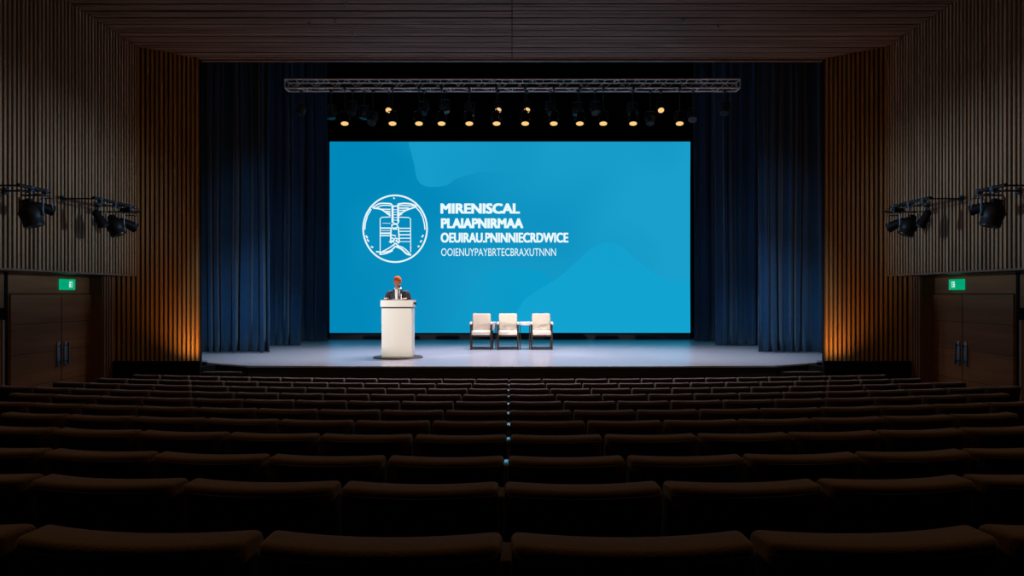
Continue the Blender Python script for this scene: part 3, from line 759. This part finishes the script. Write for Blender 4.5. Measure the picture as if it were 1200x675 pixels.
bm = B(); tube(bm, [(-.024, -.094, -.052), (0, -.100, -.050), (.024, -.094, -.052)], .005, 6); bmesh.ops.transform(bm, matrix=HM, verts=bm.verts); obj('mouth', bm, mat('lips', (.4, .12, .09), .5), person, smooth=True)

# ------------------------------------------------------------------ armchairs
def make_armchair():
    t_ = thing('armchair', 'x', 'armchair', (0, 0, 0), 0, 'cream stage armchairs')
    bm = B(); box(bm, -.22, .22, -.02, .46, .35, .455, .025, 3); obj('seat', bm, M_cream2, t_, smooth=True)
    bm = B(); box(bm, -.222, .222, -.045, .045, 0, .40, .03, 3)
    for v in bm.verts: v.co.y += .10*v.co.z/.4
    bmesh.ops.translate(bm, vec=(0, .43, .455), verts=bm.verts); obj('backrest', bm, M_cream, t_, smooth=True)
    bm = B(); box(bm, -.25, .25, -.01, .48, .315, .35, .006, 1); obj('seat_frame', bm, M_legs, t_)
    for s in (-1, 1):
        bm = B(); box(bm, s*.222, s*.258, .0, .045, 0, .60, .005, 1); obj('leg', bm, M_legs, t_)
        bm = B(); box(bm, s*.222, s*.258, .46, .505, 0, .62, .005, 1); obj('leg', bm, M_legs, t_)
        bm = B(); box(bm, s*.217, s*.263, -.03, .50, .60, .635, .012, 2); ar = obj('armrest', bm, M_legs, t_)
        bm = B(); box(bm, s*.214, s*.270, -.045, .22, .60, .665, .02, 3); o = obj('arm_pad', bm, M_cream2, ar, smooth=True)
    bm = B(); box(bm, -.25, .25, .005, .03, .012, .04); obj('stretcher', bm, M_legs, t_)
    bm = B(); box(bm, -.25, .25, .475, .50, .012, .04); obj('stretcher', bm, M_legs, t_)
    return t_
ac = make_armchair(); DC = 18.25
for i, (px, lb) in enumerate(((563.5, 'cream padded armchair with dark legs, the one closest to the lectern'), (595.2, 'cream padded armchair with dark legs, between the other two'), (635, 'cream padded armchair with dark legs, farthest from the lectern'))):
    o = ac if i == 0 else copy_tree(ac)
    o.location = (cx(px, DC), DC, ZS); o['label'] = lb
# side tables between the chairs
tb = thing('side_table', 'narrow white-topped table between the left and middle armchairs', 'side table', (cx(579.3, 18.6), 18.6, ZS), 0, 'white side tables')
bm = B(); box(bm, -.048, .048, -.2, .17, .615, .655, .006, 2); obj('tabletop', bm, M_white, tb)
for sx in (-1, 1):
    for sy in (-1, 1):
        bm = B(); cyl(bm, (sx*.036, sy*.15, 0), (sx*.036, sy*.15, .615), .009, n=10); obj('leg', bm, M_legs, tb, smooth=True)
tb2 = thing('side_table', 'wider white-topped table between the middle and right armchairs', 'side table', (cx(615.1, 18.55), 18.55, ZS), 0, 'white side tables')
bm = B(); box(bm, -.125, .125, -.2, .2, .58, .66, .01, 2); obj('tabletop', bm, M_white, tb2)
for sx in (-1, 1):
    for sy in (-1, 1):
        bm = B(); cyl(bm, (sx*.112, sy*.17, 0), (sx*.112, sy*.17, .58), .009, n=10); obj('leg', bm, M_legs, tb2, smooth=True)
M_cup = mat('white_cup', (.85, .9, .92), .3)
bm = B(); cyl(bm, (0, 0, 0), (0, 0, .22), .022, .032, 14); cyl(bm, (0, 0, .22), (0, 0, .235), .036, .036, 14)
# white cloth hanging from the small table's front edge
bm.free()
bm = B(); box(bm, -.035, .035, -.012, 0, -.20, .005, .005, 1)
for v in bm.verts:
    if v.co.z < -.1: v.co.x = v.co.x*.7-.02
bmesh.ops.translate(bm, vec=(.0, -.202, .655), verts=bm.verts)
obj('hanging_card', bm, M_white, tb)

# ------------------------------------------------------------------ audience seats
def make_seat():
    r0 = thing('theatre_seat', 'x', 'seat', (0, 0, 0), 0, 'audience seats')
    def curve(bm, k=.045):
        for v in bm.verts: v.co.y += k*(v.co.x/.25)**2
    def cuts(bm):
        for i in range(1, 8):
            bmesh.ops.bisect_plane(bm, geom=bm.verts[:]+bm.edges[:]+bm.faces[:], plane_co=(-.25+.5*i/8, 0, 0), plane_no=(1, 0, 0))
    # upholstered back: wraps over the top edge
    bm = B(); box(bm, -.262, .262, .0, .12, .36, SEAT_H, .02, 4); cuts(bm)
    for v in bm.verts: v.co.y += -.16*(v.co.z-SEAT_H)*1.0
    curve(bm); obj('back_cushion', bm, M_seatf, r0, smooth=True)
    bm = B(); box(bm, -.259, .259, -.004, .02, .30, SEAT_H-.022, .004, 1); cuts(bm)
    for v in bm.verts: v.co.y += -.16*(v.co.z-SEAT_H)*1.0
    curve(bm); obj('back_shell', bm, M_shell, r0, smooth=True)
    # tip-up cushion, folded
    bm = B(); box(bm, -.235, .235, .20, .31, .34, .74, .035, 3)
    for v in bm.verts: v.co.y += .12*(v.co.z-.34)
    obj('seat_cushion', bm, M_seatf, r0, smooth=True)
    bm = B(); box(bm, -.288, -.264, .10, .42, .56, .60, .012, 2); arm_ = obj('armrest', bm, M_arm, r0, smooth=True)
    bm = B(); box(bm, -.29, -.262, .12, .34, .0, .56, .008, 1); box(bm, -.30, -.25, .08, .38, 0, .02, .004, 1); obj('support', bm, M_arm, r0)
    return r0
seat0 = make_seat(); used = False
GAPX = [-.012, -.035, -.026, -.02, -.024, -.03, -.035, -.04, -.045, -.045, -.05]
rown = ['nearest row', 'second row', 'third row', 'fourth row', 'fifth row', 'sixth row', 'seventh row', 'eighth row', 'ninth row', 'tenth row', 'farthest row']
rowp = ['in the row nearest the camera'] + ['in the %s from the camera' % r for r in rown[1:10]] + ['in the row nearest the stage']
for i, (D, yt) in enumerate(ROWS):
    s_ = F/D; half = min(6.7, 600/s_+.25); nn = int(math.ceil(half/.55-.001))
    if i >= 8: nn = 12
    if i == 7: nn = 12
    for k in range(nn):
        for sg in (-1, 1):
            x = sg*.55*(k+.5)+GAPX[i]
            o = seat0 if not used else copy_tree(seat0); used = True
            o.location = (x, row_y(i, x), row_floor(i)); o.rotation_euler = (0, 0, math.atan(x/RAD[i]))
            o['label'] = 'brown theatre seat, %s %s of centre, %s' % (ords[k], 'left' if sg < 0 else 'right', rowp[i])
            o['group'] = 'theatre seats '+rowp[i]
M_dull = mat('dull_grey_plastic', (.075, .07, .06), .9, spec=.1)
# steel divider posts in the centre gap, one per row
for i in range(11):
    root = thing('divider_post', 'slim grey metal post filling the centre gap '+rowp[i], 'post', (GAPX[i], row_y(i, 0), row_floor(i)), 0, 'centre gap posts')
    bm = B(); box(bm, -.010, .010, .0, .10, .0, .885, .006, 2); obj('upright', bm, M_post if i > 1 else M_dull, root)
    bm = B(); box(bm, -.0125, .0125, -.01, .11, .885, .91, .006, 3); o = obj('cap', bm, M_plate if i > 1 else M_dull, root, smooth=True); o['label'] = 'steel cap'
